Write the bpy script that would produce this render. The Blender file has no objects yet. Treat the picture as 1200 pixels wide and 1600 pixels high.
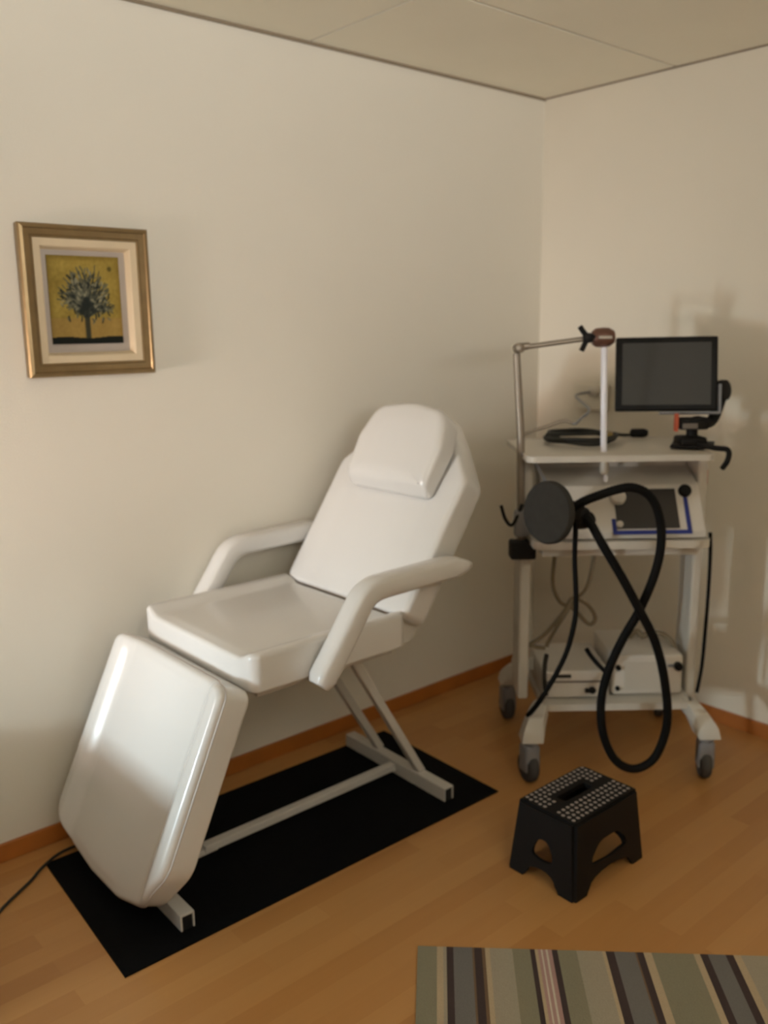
import bpy, bmesh, math, random
from mathutils import Vector, Matrix, noise
from mathutils.geometry import tessellate_polygon
random.seed(4)
scene = bpy.context.scene
col = scene.collection
PI = math.pi

# ------------------------------------------------------------------ materials
def lin(c):
    return tuple(((v / 255) / 12.92) if v / 255 <= 0.04045 else (((v / 255) + 0.055) / 1.055) ** 2.4 for v in c) + (1.0,)

def mat(name, rgb, rough=0.5, metal=0.0, var=0.06, scale=12.0, bump=0.0, bscale=60.0, coat=0.0, spec=0.5):
    m = bpy.data.materials.new(name); m.use_nodes = True
    nt = m.node_tree; n = nt.nodes; l = nt.links
    b = n['Principled BSDF']
    b.inputs['Roughness'].default_value = rough
    b.inputs['Metallic'].default_value = metal
    b.inputs['Coat Weight'].default_value = coat
    b.inputs['Specular IOR Level'].default_value = spec
    tc = n.new('ShaderNodeTexCoord')
    nz = n.new('ShaderNodeTexNoise'); nz.inputs['Scale'].default_value = scale; nz.inputs['Detail'].default_value = 4
    l.new(tc.outputs['Object'], nz.inputs['Vector'])
    r = n.new('ShaderNodeValToRGB')
    c = lin(rgb)
    r.color_ramp.elements[0].position = .3; r.color_ramp.elements[1].position = .7
    r.color_ramp.elements[0].color = tuple(v * (1 - var) for v in c[:3]) + (1,)
    r.color_ramp.elements[1].color = tuple(min(1, v * (1 + var)) for v in c[:3]) + (1,)
    l.new(nz.outputs['Fac'], r.inputs['Fac']); l.new(r.outputs['Color'], b.inputs['Base Color'])
    if bump:
        n2 = n.new('ShaderNodeTexNoise'); n2.inputs['Scale'].default_value = bscale; n2.inputs['Detail'].default_value = 6
        l.new(tc.outputs['Object'], n2.inputs['Vector'])
        bp = n.new('ShaderNodeBump'); bp.inputs['Strength'].default_value = bump; bp.inputs['Distance'].default_value = .01
        l.new(n2.outputs['Fac'], bp.inputs['Height']); l.new(bp.outputs['Normal'], b.inputs['Normal'])
    return m

def attr_mat(name, rough=0.8, bump=0.0, bscale=300.0, var=0.1):
    m = bpy.data.materials.new(name); m.use_nodes = True
    nt = m.node_tree; n = nt.nodes; l = nt.links; b = n['Principled BSDF']
    b.inputs['Roughness'].default_value = rough; b.inputs['Specular IOR Level'].default_value = .2
    a = n.new('ShaderNodeAttribute'); a.attribute_name = 'pattern'
    tc = n.new('ShaderNodeTexCoord'); nz = n.new('ShaderNodeTexNoise'); nz.inputs['Scale'].default_value = bscale
    l.new(tc.outputs['Object'], nz.inputs['Vector'])
    mr = n.new('ShaderNodeMapRange'); mr.inputs['To Min'].default_value = 1 - var; mr.inputs['To Max'].default_value = 1 + var
    l.new(nz.outputs['Fac'], mr.inputs['Value'])
    vm = n.new('ShaderNodeVectorMath'); vm.operation = 'SCALE'
    l.new(a.outputs['Color'], vm.inputs[0]); l.new(mr.outputs['Result'], vm.inputs['Scale'])
    l.new(vm.outputs['Vector'], b.inputs['Base Color'])
    if bump:
        bp = n.new('ShaderNodeBump'); bp.inputs['Strength'].default_value = bump; bp.inputs['Distance'].default_value = .003
        l.new(nz.outputs['Fac'], bp.inputs['Height']); l.new(bp.outputs['Normal'], b.inputs['Normal'])
    return m

def wood_floor():
    m = bpy.data.materials.new('laminate_floor'); m.use_nodes = True
    nt = m.node_tree; n = nt.nodes; l = nt.links; b = n['Principled BSDF']
    tc = n.new('ShaderNodeTexCoord')
    br = n.new('ShaderNodeTexBrick'); br.offset = .37; br.offset_frequency = 2
    br.inputs['Scale'].default_value = 1.0
    br.inputs['Brick Width'].default_value = .62; br.inputs['Row Height'].default_value = .066
    br.inputs['Mortar Size'].default_value = .0007; br.inputs['Mortar Smooth'].default_value = .3
    br.inputs['Color1'].default_value = (0, 0, 0, 1); br.inputs['Color2'].default_value = (1, 1, 1, 1); br.inputs['Mortar'].default_value = (.3, .3, .3, 1)
    l.new(tc.outputs['Object'], br.inputs['Vector'])
    mp = n.new('ShaderNodeMapping'); mp.inputs['Scale'].default_value = (1.6, 26, 1)
    l.new(tc.outputs['Object'], mp.inputs['Vector'])
    nz = n.new('ShaderNodeTexNoise'); nz.inputs['Scale'].default_value = 1.6; nz.inputs['Detail'].default_value = 7; nz.inputs['Distortion'].default_value = .6
    l.new(mp.outputs['Vector'], nz.inputs['Vector'])
    mx = n.new('ShaderNodeMix'); mx.data_type = 'RGBA'; mx.inputs['Factor'].default_value = .45
    l.new(br.outputs['Color'], mx.inputs[6]); l.new(nz.outputs['Color'], mx.inputs[7])
    r = n.new('ShaderNodeValToRGB')
    r.color_ramp.elements[0].position = .08; r.color_ramp.elements[0].color = lin(FLOOR_A)
    r.color_ramp.elements[1].position = .9; r.color_ramp.elements[1].color = lin(FLOOR_B)
    l.new(mx.outputs[2], r.inputs['Fac']); l.new(r.outputs['Color'], b.inputs['Base Color'])
    b.inputs['Roughness'].default_value = .38
    return m

FLOOR_A = (176, 122, 66); FLOOR_B = (196, 145, 86)
M = dict(
    wall=mat('wall_paint', (236, 231, 218), .85, var=.012, scale=2, bump=.12, bscale=260, spec=.2),
    wall2=mat('wall_paint_right', (236, 229, 213), .85, var=.012, scale=2, bump=.12, bscale=260, spec=.2),
    ceil=mat('ceiling_board', (250, 245, 228), .9, var=.015, scale=3, spec=.2),
    seam=mat('ceiling_seam', (148, 134, 114), .9, var=.02),
    floor=wood_floor(),
    base=mat('baseboard_wood', (176, 106, 44), .45, var=.12, scale=8),
    vinyl=mat('white_vinyl', (223, 221, 217), .27, var=.01, scale=3, bump=.05, bscale=9, coat=.25),
    seamv=mat('vinyl_seam', (196, 190, 184), .5),
    steel=mat('painted_steel', (206, 202, 194), .42, var=.02),
    dark=mat('black_plastic', (17, 15, 13), .6, var=.1, spec=.25),
    darkhole=mat('matte_black', (14, 14, 14), .8, var=.1),
    mat_=mat('black_rubber_mat', (11, 11, 12), .92, var=.2, scale=60, bump=.3, bscale=400, spec=.12),
    gold=mat('brushed_gold', (150, 128, 92), .36, .7, var=.1, scale=20),
    bronze=mat('bronze_gilt', (128, 104, 68), .45, .5, var=.15, scale=30),
    liner=mat('cream_liner', (222, 204, 172), .8, var=.03),
    matte=mat('grey_mount', (186, 176, 166), .85, var=.05),
    enamel=mat('cart_enamel', (206, 200, 188), .45, var=.02),
    console=mat('console_plastic', (214, 207, 196), .5, var=.02),
    greyp=mat('grey_plastic', (136, 137, 140), .5, var=.04),
    darkgrey=mat('dark_grey_foam', (58, 56, 52), .8, var=.08, scale=40, bump=.2, bscale=200, spec=.15),
    screen=mat('screen_glass', (46, 44, 42), .35, var=.03, coat=.2),
    display=mat('display_glass', (54, 53, 49), .4, var=.04, spec=.3),
    bezel=mat('black_bezel', (9, 9, 8), .5, var=.1, spec=.25),
    blue=mat('blue_trim', (24, 44, 130), .5),
    chrome=mat('brushed_metal', (150, 140, 126), .42, .6, var=.03),
    copper=mat('brown_metal', (120, 88, 76), .35, .6, var=.05),
    tubew=mat('white_tube', (238, 238, 246), .3, var=.01, coat=.4),
    clear=mat('clear_plastic', (205, 196, 180), .35, var=.03),
    hose=mat('black_hose', (11, 10, 9), .7, var=.1, bump=.1, bscale=120, spec=.2),
    yellow=mat('yellow_label', (128, 108, 52), .6),
    olive=mat('dark_cable', (34, 34, 28), .6),
    beige=mat('beige_cable', (134, 120, 96), .6),
    orange=mat('orange_tape', (196, 92, 62), .6),
    logo=mat('grey_badge', (120, 112, 104), .5),
    gdot=mat('grey_grip_rubber', (150, 138, 130), .7, var=.08),
    tyre=mat('grey_tyre', (72, 70, 68), .8, var=.05),
)

# ------------------------------------------------------------------ mesh helpers
def finish(name, bm, m, parent=None, smooth=True, base=(0, 0, 0), angle=40, mats=None):
    bmesh.ops.recalc_face_normals(bm, faces=bm.faces)
    me = bpy.data.meshes.new(name)
    if any(base):
        bmesh.ops.translate(bm, verts=bm.verts, vec=-Vector(base))
    bm.to_mesh(me); bm.free()
    for mm in (mats or [m]): me.materials.append(mm)
    if smooth:
        me.polygons.foreach_set('use_smooth', [True] * len(me.polygons))
        me.set_sharp_from_angle(angle=math.radians(angle))
    o = bpy.data.objects.new(name, me); col.objects.link(o)
    if parent: o.parent = parent
    return o

def tag(o, label=None, cat=None, group=None, kind=None):
    if label: o['label'] = label
    if cat: o['category'] = cat
    if group: o['group'] = group
    if kind: o['kind'] = kind
    return o

def empty(name, loc, rz=0, label=None, cat=None, group=None):
    o = bpy.data.objects.new(name, None); o.empty_display_size = .05
    o.location = loc; o.rotation_euler = (0, 0, rz); col.objects.link(o)
    return tag(o, label, cat, group)

def box(bm, x0, x1, y0, y1, z0, z1, bev=0.0, seg=2, mtx=None):
    g = bmesh.ops.create_cube(bm, size=1)
    vs = g['verts']
    for v in vs:
        v.co = Vector((x0 + (v.co.x + .5) * (x1 - x0), y0 + (v.co.y + .5) * (y1 - y0), z0 + (v.co.z + .5) * (z1 - z0)))
    if bev > 0:
        es = {e for v in vs for e in v.link_edges}
        r = bmesh.ops.bevel(bm, geom=list(es), offset=bev, segments=seg, affect='EDGES', profile=.5)
        vs = list({v for f in r['faces'] for v in f.verts} | {v for v in vs if v.is_valid})
    if mtx is not None:
        bmesh.ops.transform(bm, matrix=mtx, verts=vs)
    return vs

def smooth_path(pts, n=8, closed=False):
    P = [Vector(p) for p in pts]
    if len(P) < 3: return P
    out = []
    N = len(P)
    for i in range(N - 1):
        p0 = P[max(i - 1, 0)]; p1 = P[i]; p2 = P[i + 1]; p3 = P[min(i + 2, N - 1)]
        for k in range(n):
            t = k / n
            out.append(.5 * ((2 * p1) + (-p0 + p2) * t + (2 * p0 - 5 * p1 + 4 * p2 - p3) * t * t + (-p0 + 3 * p1 - 3 * p2 + p3) * t ** 3))
    out.append(P[-1]); return out

def tube(bm, pts, r, seg=12, sm=8, ribs=0.0):
    P = smooth_path(pts, sm) if sm else [Vector(p) for p in pts]
    rr = r if callable(r) else (lambda t: r)
    if ribs:
        Q = []
        L = [0]
        for a, b in zip(P, P[1:]): L.append(L[-1] + (b - a).length)
        tot = L[-1]; cnt = int(tot / ribs * 2); j = 0
        for i in range(cnt + 1):
            s = tot * i / cnt
            while j < len(P) - 2 and L[j + 1] < s: j += 1
            t = (s - L[j]) / max(1e-9, L[j + 1] - L[j]); Q.append(P[j].lerp(P[j + 1], min(1, t)))
        P = Q
    rings = []; up = None
    for i, p in enumerate(P):
        d = (P[min(i + 1, len(P) - 1)] - P[max(i - 1, 0)]).normalized()
        if up is None:
            up = d.orthogonal().normalized()
        up = (up - d * up.dot(d)).normalized(); s = d.cross(up)
        rad = rr(i / (len(P) - 1))
        if ribs and i % 2: rad *= .9
        rings.append([bm.verts.new(p + (up * math.cos(a) + s * math.sin(a)) * rad) for a in [2 * PI * k / seg for k in range(seg)]])
    for a, b in zip(rings, rings[1:]):
        for k in range(seg):
            bm.faces.new((a[k], a[(k + 1) % seg], b[(k + 1) % seg], b[k]))
    bm.faces.new(rings[0][::-1]); bm.faces.new(rings[-1])

def lathe(bm, prof, mtx, seg=32):
    """prof: list of (radius, height) along local z; mtx places it"""
    rings = []
    for r, h in prof:
        rings.append([bm.verts.new(mtx @ Vector((max(r, 1e-4) * math.cos(2 * PI * k / seg), max(r, 1e-4) * math.sin(2 * PI * k / seg), h))) for k in range(seg)])
    for a, b in zip(rings, rings[1:]):
        for k in range(seg): bm.faces.new((a[k], a[(k + 1) % seg], b[(k + 1) % seg], b[k]))
    bm.faces.new(rings[0][::-1]); bm.faces.new(rings[-1])

def axis_mtx(loc, direction):
    return Matrix.Translation(Vector(loc)) @ Vector(direction).to_track_quat('Z', 'Y').to_matrix().to_4x4()

def round_poly(pts, seg=6):
    """pts: (x, y, radius), counter-clockwise -> list of points with rounded corners"""
    out = []; N = len(pts)
    for i in range(N):
        p = Vector(pts[i][:2]); a = Vector(pts[i - 1][:2]); b = Vector(pts[(i + 1) % N][:2]); r = pts[i][2]
        da = (a - p).normalized(); db = (b - p).normalized()
        ang = da.angle(db)
        if r <= 0 or ang > PI - .01: out.append(p); continue
        t = min(r / math.tan(ang / 2), .49 * (a - p).length, .49 * (b - p).length)
        r2 = t * math.tan(ang / 2)
        c = p + (da + db).normalized() * (r2 / math.sin(ang / 2))
        s = p + da * t - c; e = p + db * t - c
        th = s.angle_signed(e)
        a0 = math.atan2(s.y, s.x); a1 = math.atan2(e.y, e.x); d = a1 - a0
        while d > PI: d -= 2 * PI
        while d < -PI: d += 2 * PI
        for k in range(seg + 1):
            q = a0 + d * k / seg; out.append(c + Vector((math.cos(q), math.sin(q))) * r2)
    return out

def resample(poly, step):
    out = []
    for i in range(len(poly)):
        a = poly[i]; b = poly[(i + 1) % len(poly)]; n = max(1, int((b - a).length / step))
        for k in range(n): out.append(a.lerp(b, k / n))
    return out

def inset(poly, d):
    N = len(poly); out = []
    for i in range(N):
        t = (poly[(i + 1) % N] - poly[i - 1]).normalized()
        nrm = Vector((-t.y, t.x))   # inward for ccw
        out.append(poly[i] + nrm * d)
    return out

def pad(poly, thick, edge=.02, height=lambda a, b: 0.0, mtx=Matrix(), back_edge=None, tfun=None, step=.02, rings=9, warp=None):
    """upholstered pad: outline in (a,b), thickness along c from -thick (back) to 0 (front)"""
    bm = bmesh.new(); be = edge * .5 if back_edge is None else back_edge
    poly = resample(poly, step)
    cx = sum((p.x for p in poly)) / len(poly); cy = sum((p.y for p in poly)) / len(poly); cen = Vector((cx, cy))
    layers = []
    K = 5
    for k in range(K + 1):
        q = PI / 2 * k / K; layers.append((be * (1 - math.sin(q)), -thick + be * (1 - math.cos(q))))
    for k in range(K + 1):
        q = PI / 2 * k / K; layers.append((edge * (1 - math.cos(q)), -edge + edge * math.sin(q)))
    R = []
    def cc(p, c):
        if warp is not None and c > -thick * .5: c = c + warp(p.x, p.y)
        if tfun is not None:                       # taper: scale height above the back plane
            return -thick + (c + thick) * tfun(p.x, p.y)
        return c
    for d, c in layers:
        R.append([bm.verts.new(mtx @ Vector((p.x, p.y, cc(p, c)))) for p in inset(poly, d)])
    top = inset(poly, edge)
    for j in range(1, rings):
        s = 1 - j / rings
        row = []
        for p in top:
            q = cen + (p - cen) * s; bl = min(1, j / 3); bl = bl * bl * (3 - 2 * bl)
            row.append(bm.verts.new(mtx @ Vector((q.x, q.y, cc(q, height(q.x, q.y) * bl)))))
        R.append(row)
    N = len(poly)
    for a, b in zip(R, R[1:]):
        for k in range(N): bm.faces.new((a[k], a[(k + 1) % N], b[(k + 1) % N], b[k]))
    c = bm.verts.new(mtx @ Vector((cx, cy, cc(cen, height(cx, cy)))))
    for k in range(N): bm.faces.new((R[-1][k], R[-1][(k + 1) % N], c))
    bm.faces.new(R[0][::-1])
    return bm

def frame_mtx(origin, a, b, c):
    m = Matrix((a, b, c)).transposed().to_4x4(); m.translation = Vector(origin); return m

def prism(bm, outer, holes, mtx, depth):
    """extruded polygon with holes; outline in local xy, extruded along local z"""
    polys = [[Vector((p[0], p[1], 0)) for p in outer]] + [[Vector((p[0], p[1], 0)) for p in h] for h in holes]
    tris = tessellate_polygon(polys)
    flat = [p for pl in polys for p in pl]
    A = [bm.verts.new(mtx @ p) for p in flat]; B = [bm.verts.new(mtx @ (p + Vector((0, 0, depth)))) for p in flat]
    for t in tris:
        bm.faces.new([A[i] for i in t]); bm.faces.new([B[i] for i in reversed(t)])
    k = 0
    for pl in polys:
        n = len(pl)
        for i in range(n):
            j = (i + 1) % n
            bm.faces.new((A[k + i], A[k + j], B[k + j], B[k + i]))
        k += n

# ------------------------------------------------------------------ room shell
XL, YF, H = -4.3, -4.2, 2.45
T = .1
def shell(name, boxes, m, mats=None):
    bm = bmesh.new()
    for b in boxes: box(bm, *b)
    o = finish(name, bm, m, smooth=False); o['kind'] = 'structure'; return o

shell('floor', [(XL - T, T, YF - T, T, -.1, 0)], M['floor'])
shell('wall_back', [(XL - T, T, 0, T, 0, H + .1)], M['wall'])
shell('wall_right', [(0, T, YF, 0, 0, H + .1)], M['wall2'])
# left wall with a window opening, front wall with an unseen opening added for fill light
WY0, WY1, WZ0, WZ1 = -3.0, -.2, .35, 2.1
shell('wall_left', [(XL - T, XL, YF, WY0, 0, H + .1), (XL - T, XL, WY1, 0, 0, H + .1),
                    (XL - T, XL, WY0, WY1, 0, WZ0), (XL - T, XL, WY0, WY1, WZ1, H + .1)], M['wall'])
FX0, FX1, FZ0, FZ1 = -3.7, -1.9, .95, 2.1
shell('wall_front', [(XL - T, FX0, YF - T, YF, 0, H + .1), (FX1, T, YF - T, YF, 0, H + .1),
                     (FX0, FX1, YF - T, YF, 0, FZ0), (FX0, FX1, YF - T, YF, FZ1, H + .1)], M['wall'])
def window_frame(name, boxes):
    bm = bmesh.new()
    for b in boxes: box(bm, *b, bev=.004)
    o = finish(name, bm, M['enamel'], smooth=False); o['kind'] = 'structure'
window_frame('window_1', [(XL - .07, XL - .02, WY0, WY0 + .05, WZ0, WZ1), (XL - .07, XL - .02, WY1 - .05, WY1, WZ0, WZ1),
                          (XL - .07, XL - .02, WY0 + .05, WY1 - .05, WZ0, WZ0 + .05), (XL - .07, XL - .02, WY0 + .05, WY1 - .05, WZ1 - .05, WZ1)])
window_frame('added_window', [(FX0, FX0 + .05, YF - .07, YF - .02, FZ0, FZ1), (FX1 - .05, FX1, YF - .07, YF - .02, FZ0, FZ1),
                          (FX0 + .05, FX1 - .05, YF - .07, YF - .02, FZ0, FZ0 + .05), (FX0 + .05, FX1 - .05, YF - .07, YF - .02, FZ1 - .05, FZ1)])
# ceiling: boards 1.2 x 0.6 m with thin recessed seams
bm = bmesh.new()
g = .0055
xs = [0, -1.215, -2.415, -3.615, XL]; ys = [0, -.605, -1.205, -1.805, -2.405, -3.005, -3.605, YF]
for i in range(len(xs) - 1):
    for j in range(len(ys) - 1):
        box(bm, xs[i + 1] + g, xs[i] - g, ys[j + 1] + g, ys[j] - g, H, H + .012)
nb = len(bm.faces)
box(bm, XL - T, T, YF - T, T, H + .012, H + .1)
for f in list(bm.faces)[nb:]: f.material_index = 1
o = finish('ceiling', bm, None, smooth=False, mats=[M['ceil'], M['seam']]); o['kind'] = 'structure'
HB = .056
for nm, b in (('baseboard_back', (XL + .014, -.014, -.014, -.0, 0, HB)), ('baseboard_right', (-.014, 0, YF, 0, 0, HB)), ('baseboard_left', (XL, XL + .014, YF, 0, 0, HB))):
    bm = bmesh.new(); box(bm, *b, bev=.003)
    o = finish(nm, bm, M['base'], smooth=False); o['kind'] = 'structure'
bm = bmesh.new(); box(bm, XL, 0, -.007, 0, H - .009, H)
o = finish('trim_1', bm, M['seam'], smooth=False); o['kind'] = 'structure'
bm = bmesh.new(); box(bm, -.005, 0, YF, -.007, H - .005, H)
o = finish('trim_2', bm, M['seam'], smooth=False); o['kind'] = 'structure'

# ------------------------------------------------------------------ rubber mat under the chair
bm = bmesh.new()
zl = .004
prism(bm, [(-2.372, -.705), (-1.045, -.722), (-1.027, -.118), (-2.338, -.108)], [], Matrix.Translation((0, 0, 0.0005)), zl)
tag(finish('floor_mat', bm, M['mat_'], smooth=False, base=(-1.7, -.42, 0)), 'long black rubber mat on the wood floor under the white treatment chair', 'mat').location = (-1.7, -.42, 0)

# ------------------------------------------------------------------ treatment chair
CB = Vector((-1.7, -.39, .005))
chair = empty('treatment_chair', CB, 0, 'white padded reclining treatment chair with lowered leg rest standing on the black mat', 'chair')
def cpart(name, bm, m=M['vinyl'], parent=chair, **k):
    base = CB
    return finish(name, bm, m, parent, base=base, **k)
Y = Vector((0, 1, 0))
# seat
seat_mtx = frame_mtx((-1.70, -.39, .712), (1, 0, 0), (0, 1, 0), (0, 0, 1))
seat_poly = round_poly([(-.268, -.303, .03), (.265, -.303, .02), (.265, .303, .02), (-.268, .303, .03)])
def seat_h(a, b):
    return .004 * (1 - min(1, abs(b) / .3) ** 2)
def seat_w(a, b):
    t = max(0, min(1, (.282 - abs(b)) / .055)); return -.021 * t * t * (3 - 2 * t)
seat = cpart('seat', pad(seat_poly, .106, .014, seat_h, seat_mtx, rings=30, warp=seat_w))
bm = bmesh.new(); box(bm, -1.93, -1.45, -.65, -.13, .578, .608, .004)
cpart('seat_frame', bm, M['steel'], smooth=False)
# front bolster seam of the seat
# leg rest
d = Vector((-.415, 0, -.91)).normalized(); nrm = Vector((d.z, 0, -d.x)); 
if nrm.x > 0: nrm = -nrm
leg_mtx = frame_mtx((-2.06, -.39, .654), d, Y, nrm)
leg_poly = round_poly([(0, .302, .035), (.545, .308, .06), (.612, .215, .1), (.630, .06, .12), (.630, -.10, .12), (.60, -.225, .1), (.48, -.304, .1), (0, -.302, .035)])
if sum(a.cross(b) if False else (a.x * b.y - b.x * a.y) for a, b in zip(leg_poly, leg_poly[1:] + leg_poly[:1])) < 0: leg_poly.reverse()
def leg_h(a, b): return .003 * (1 - min(1, abs(b) / .29) ** 2)
def leg_w(a, b):
    t = max(0, min(1, (.268 - abs(b)) / .062)); return -.028 * t * t * (3 - 2 * t)
cpart('leg_rest', pad(leg_poly, .1, .018, leg_h, leg_mtx, step=.012, rings=48, warp=leg_w))
lr = [o for o in chair.children if o.name.startswith('leg_rest')][0]
bm = bmesh.new(); pp = inset(resample(leg_poly, .02), -.0005)
tube(bm, [leg_mtx @ Vector((q.x, q.y, -.024 + leg_w(q.x, q.y))) for q in pp + [pp[0]]], .0028, 6, 0)
cpart('piping', bm, M['seamv'], lr)
bm = bmesh.new(); box(bm, 0.04, .42, -.22, .22, -.115, -.1, .003, mtx=leg_mtx)
cpart('leg_rest_frame', bm, M['steel'], smooth=False)
bm = bmesh.new(); tube(bm, [(-1.985, -.66, .592), (-1.985, -.12, .592)], .012, 12, 0)
cpart('hinge', bm, M['dark'])
# backrest
bd = Vector((.559, 0, .829)); bn = Vector((-.829, 0, .559))
back_mtx = frame_mtx((-1.437, -.39, .708), bd, Y, bn)
back_poly = round_poly([(-.012, -.302, .03), (.45, -.302, .05), (.58, -.185, .09), (.67, -.09, .06), (.67, .09, .06), (.58, .185, .09), (.45, .302, .05), (-.012, .302, .03)])
def back_h(a, b):
    s = min(1, abs(b) / .29)
    return .012 * (1 - s ** 3) * (1 - min(1, abs(a - .3) / .33) ** 2)
def back_w(a, b):
    t = max(0, min(1, (.262 - abs(b)) / .085)); return -.010 * t * t * (3 - 2 * t)
back = cpart('backrest', pad(back_poly, .096, .02, back_h, back_mtx, rings=14, warp=back_w))
# pillow, thin at its lower edge and thick at the top
pt = .085
pil_mtx = back_mtx @ Matrix.Translation((0, 0, pt + .006))
pil_poly = round_poly([(.358, -.214, .025), (.52, -.222, .08), (.632, -.188, .075), (.658, -.03, .3), (.634, .132, .08), (.52, .174, .08), (.358, .166, .025)], 8)
def pil_t(a, b):
    t = max(0, min(1, (a - .352) / .055)); s = t * (2 - t)
    return .18 + .62 * s + .2 * max(0, min(1, (a - .40) / .22))
cpart('pillow', pad(pil_poly, pt, .028, lambda a, b: .006 * (1 - ((b + .024) / .2) ** 2), pil_mtx, back_edge=.01, tfun=pil_t))
pw = [o for o in chair.children if o.name.startswith('pillow')][0]
# hinge plates and bolts
for y in (-.645, -.135):
    bm = bmesh.new()
    prism(bm, [(-1.50, .60), (-1.37, .60), (-1.33, .665), (-1.36, .70), (-1.50, .64)], [], frame_mtx((0, y + .003, 0), (1, 0, 0), (0, 0, 1), (0, -1, 0)), .006)
    cpart('hinge_plate', bm, M['steel'], smooth=False)
bm = bmesh.new(); lathe(bm, [(.001, -.004), (.009, -.004), (.009, .004), (.004, .008)], axis_mtx((-1.318, -.652, .705), (0, -1, 0)))
cpart('bolt', bm, M['dark'])
# armrests: rounded bar, horizontal then bent down
def arm(yc):
    path = [(-1.215, .828), (-1.25, .832), (-1.33, .834), (-1.45, .832), (-1.56, .83), (-1.60, .826), (-1.63, .812), (-1.655, .785), (-1.69, .735), (-1.74, .667), (-1.785, .608), (-1.792, .599)]
    P = smooth_path([(x, 0, z) for x, z in path], 5)
    bm = bmesh.new(); rings = []
    hw, ht = .034, .033
    n = len(P)
    for i, p in enumerate(P):
        dd = (P[min(i + 1, n - 1)] - P[max(i - 1, 0)]).normalized(); up = Vector((dd.z, 0, -dd.x))
        if up.z < 0 and i < n * .6: up = -up
        if i and up.dot(last) < 0: up = -up
        last = up
        s = 1.0; t = i / (n - 1)
        dist = (P[0] - p).length
        taper = min(1, .25 + dist / .10)
        e = (P[-1] - p).length; s = min(1, .72 + e / .02 * .28) if e < .02 else 1
        sw = min(1, .45 + dist / .06)
        ring = []
        for k in range(20):
            a = 2 * PI * k / 20; ca, sa = math.cos(a), math.sin(a)
            q = 2 / 3.6
            ring.append(bm.verts.new(p + Vector((0, yc, 0)) + Y * (math.copysign(abs(ca) ** q, ca) * hw * sw * s) + up * (math.copysign(abs(sa) ** q, sa) * ht * taper * s)))
        rings.append(ring)
    for a, b in zip(rings, rings[1:]):
        for k in range(20): bm.faces.new((a[k], a[(k + 1) % 20], b[(k + 1) % 20], b[k]))
    bm.faces.new(rings[0][::-1]); bm.faces.new(rings[-1])
    ar = cpart('armrest', bm)
    bm = bmesh.new()
    s = 1 if yc < -.39 else -1
    tube(bm, [(-1.33, yc, .83), (-1.32, yc + s * .03, .80), (-1.31, yc + s * .10, .76)], .009, 8, 0)
    cpart('armrest_bracket', bm, M['steel'])
arm(-.738); arm(-.046)
# struts
def strut(y, x0, z0, x1, z1):
    bm = bmesh.new(); dd = Vector((x1 - x0, 0, z1 - z0)); L = dd.length; dd.normalize()
    box(bm, 0, L, -.014, .014, -.014, .014, .003, mtx=frame_mtx((x0, y, z0), dd, Y, dd.cross(Y)))
    cpart('strut', bm, M['steel'], smooth=False)
strut(-.28, -1.19, .05, -1.518, .582); strut(-.50, -1.195, .045, -1.518, .582)
# cross feet: inverted channel, hollow end
def foot(xc, y0, y1, skew):
    bm = bmesh.new()
    mt = Matrix.Translation((xc, (y0 + y1) / 2, 0)) @ Matrix.Rotation(skew, 4, 'Z')
    L = (y1 - y0) / 2
    box(bm, -.02, .02, -L, L, .047, .053, .0015, mtx=mt)
    box(bm, -.02, -.015, -L, L, .007, .048, .001, mtx=mt)
    box(bm, .015, .02, -L, L, .007, .048, .001, mtx=mt)
    f = cpart('foot', bm, M['steel'], smooth=False)
    for s in (-1, 1):
        bm = bmesh.new(); box(bm, -.0145, .0145, s * (L - .012) - .01, s * (L - .012) + .01, .005, .0465, .002, mtx=mt)
        cpart('hollow_shade', bm, M['darkhole'], f, smooth=False)  # black block colours in the shade inside the hollow channel end
foot(-1.205, -.655, -.122, math.radians(-1.6)); foot(-2.168, -.655, -.125, math.radians(-1))
bm = bmesh.new(); box(bm, -1.975, -1.222, -.405, -.375, .018, .043, .003)
cpart('base_beam', bm, M['steel'], smooth=False)
bm = bmesh.new(); box(bm, -2.147, -1.93, -.400, -.380, .012, .030, .002)
cpart('beam_extension', bm, M['steel'], smooth=False)

# power cable on the floor
bm = bmesh.new(); tube(bm, [(-2.78, -.95, .006), (-2.70, -.66, .006), (-2.66, -.47, .006), (-2.59, -.335, .006), (-2.514, -.248, .006), (-2.45, -.20, .006), (-2.40, -.165, .006), (-2.36, -.135, .011), (-2.30, -.10, .0115), (-2.24, -.085, .008), (-2.1, -.08, .008)], .0045, 8)
o = tag(finish('power_cable', bm, M['olive'], base=(-2.4, -.17, 0)), 'thin dark cable curving over the floor at left edge of the mat', 'cable'); o.location = (-2.4, -.17, 0)

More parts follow.
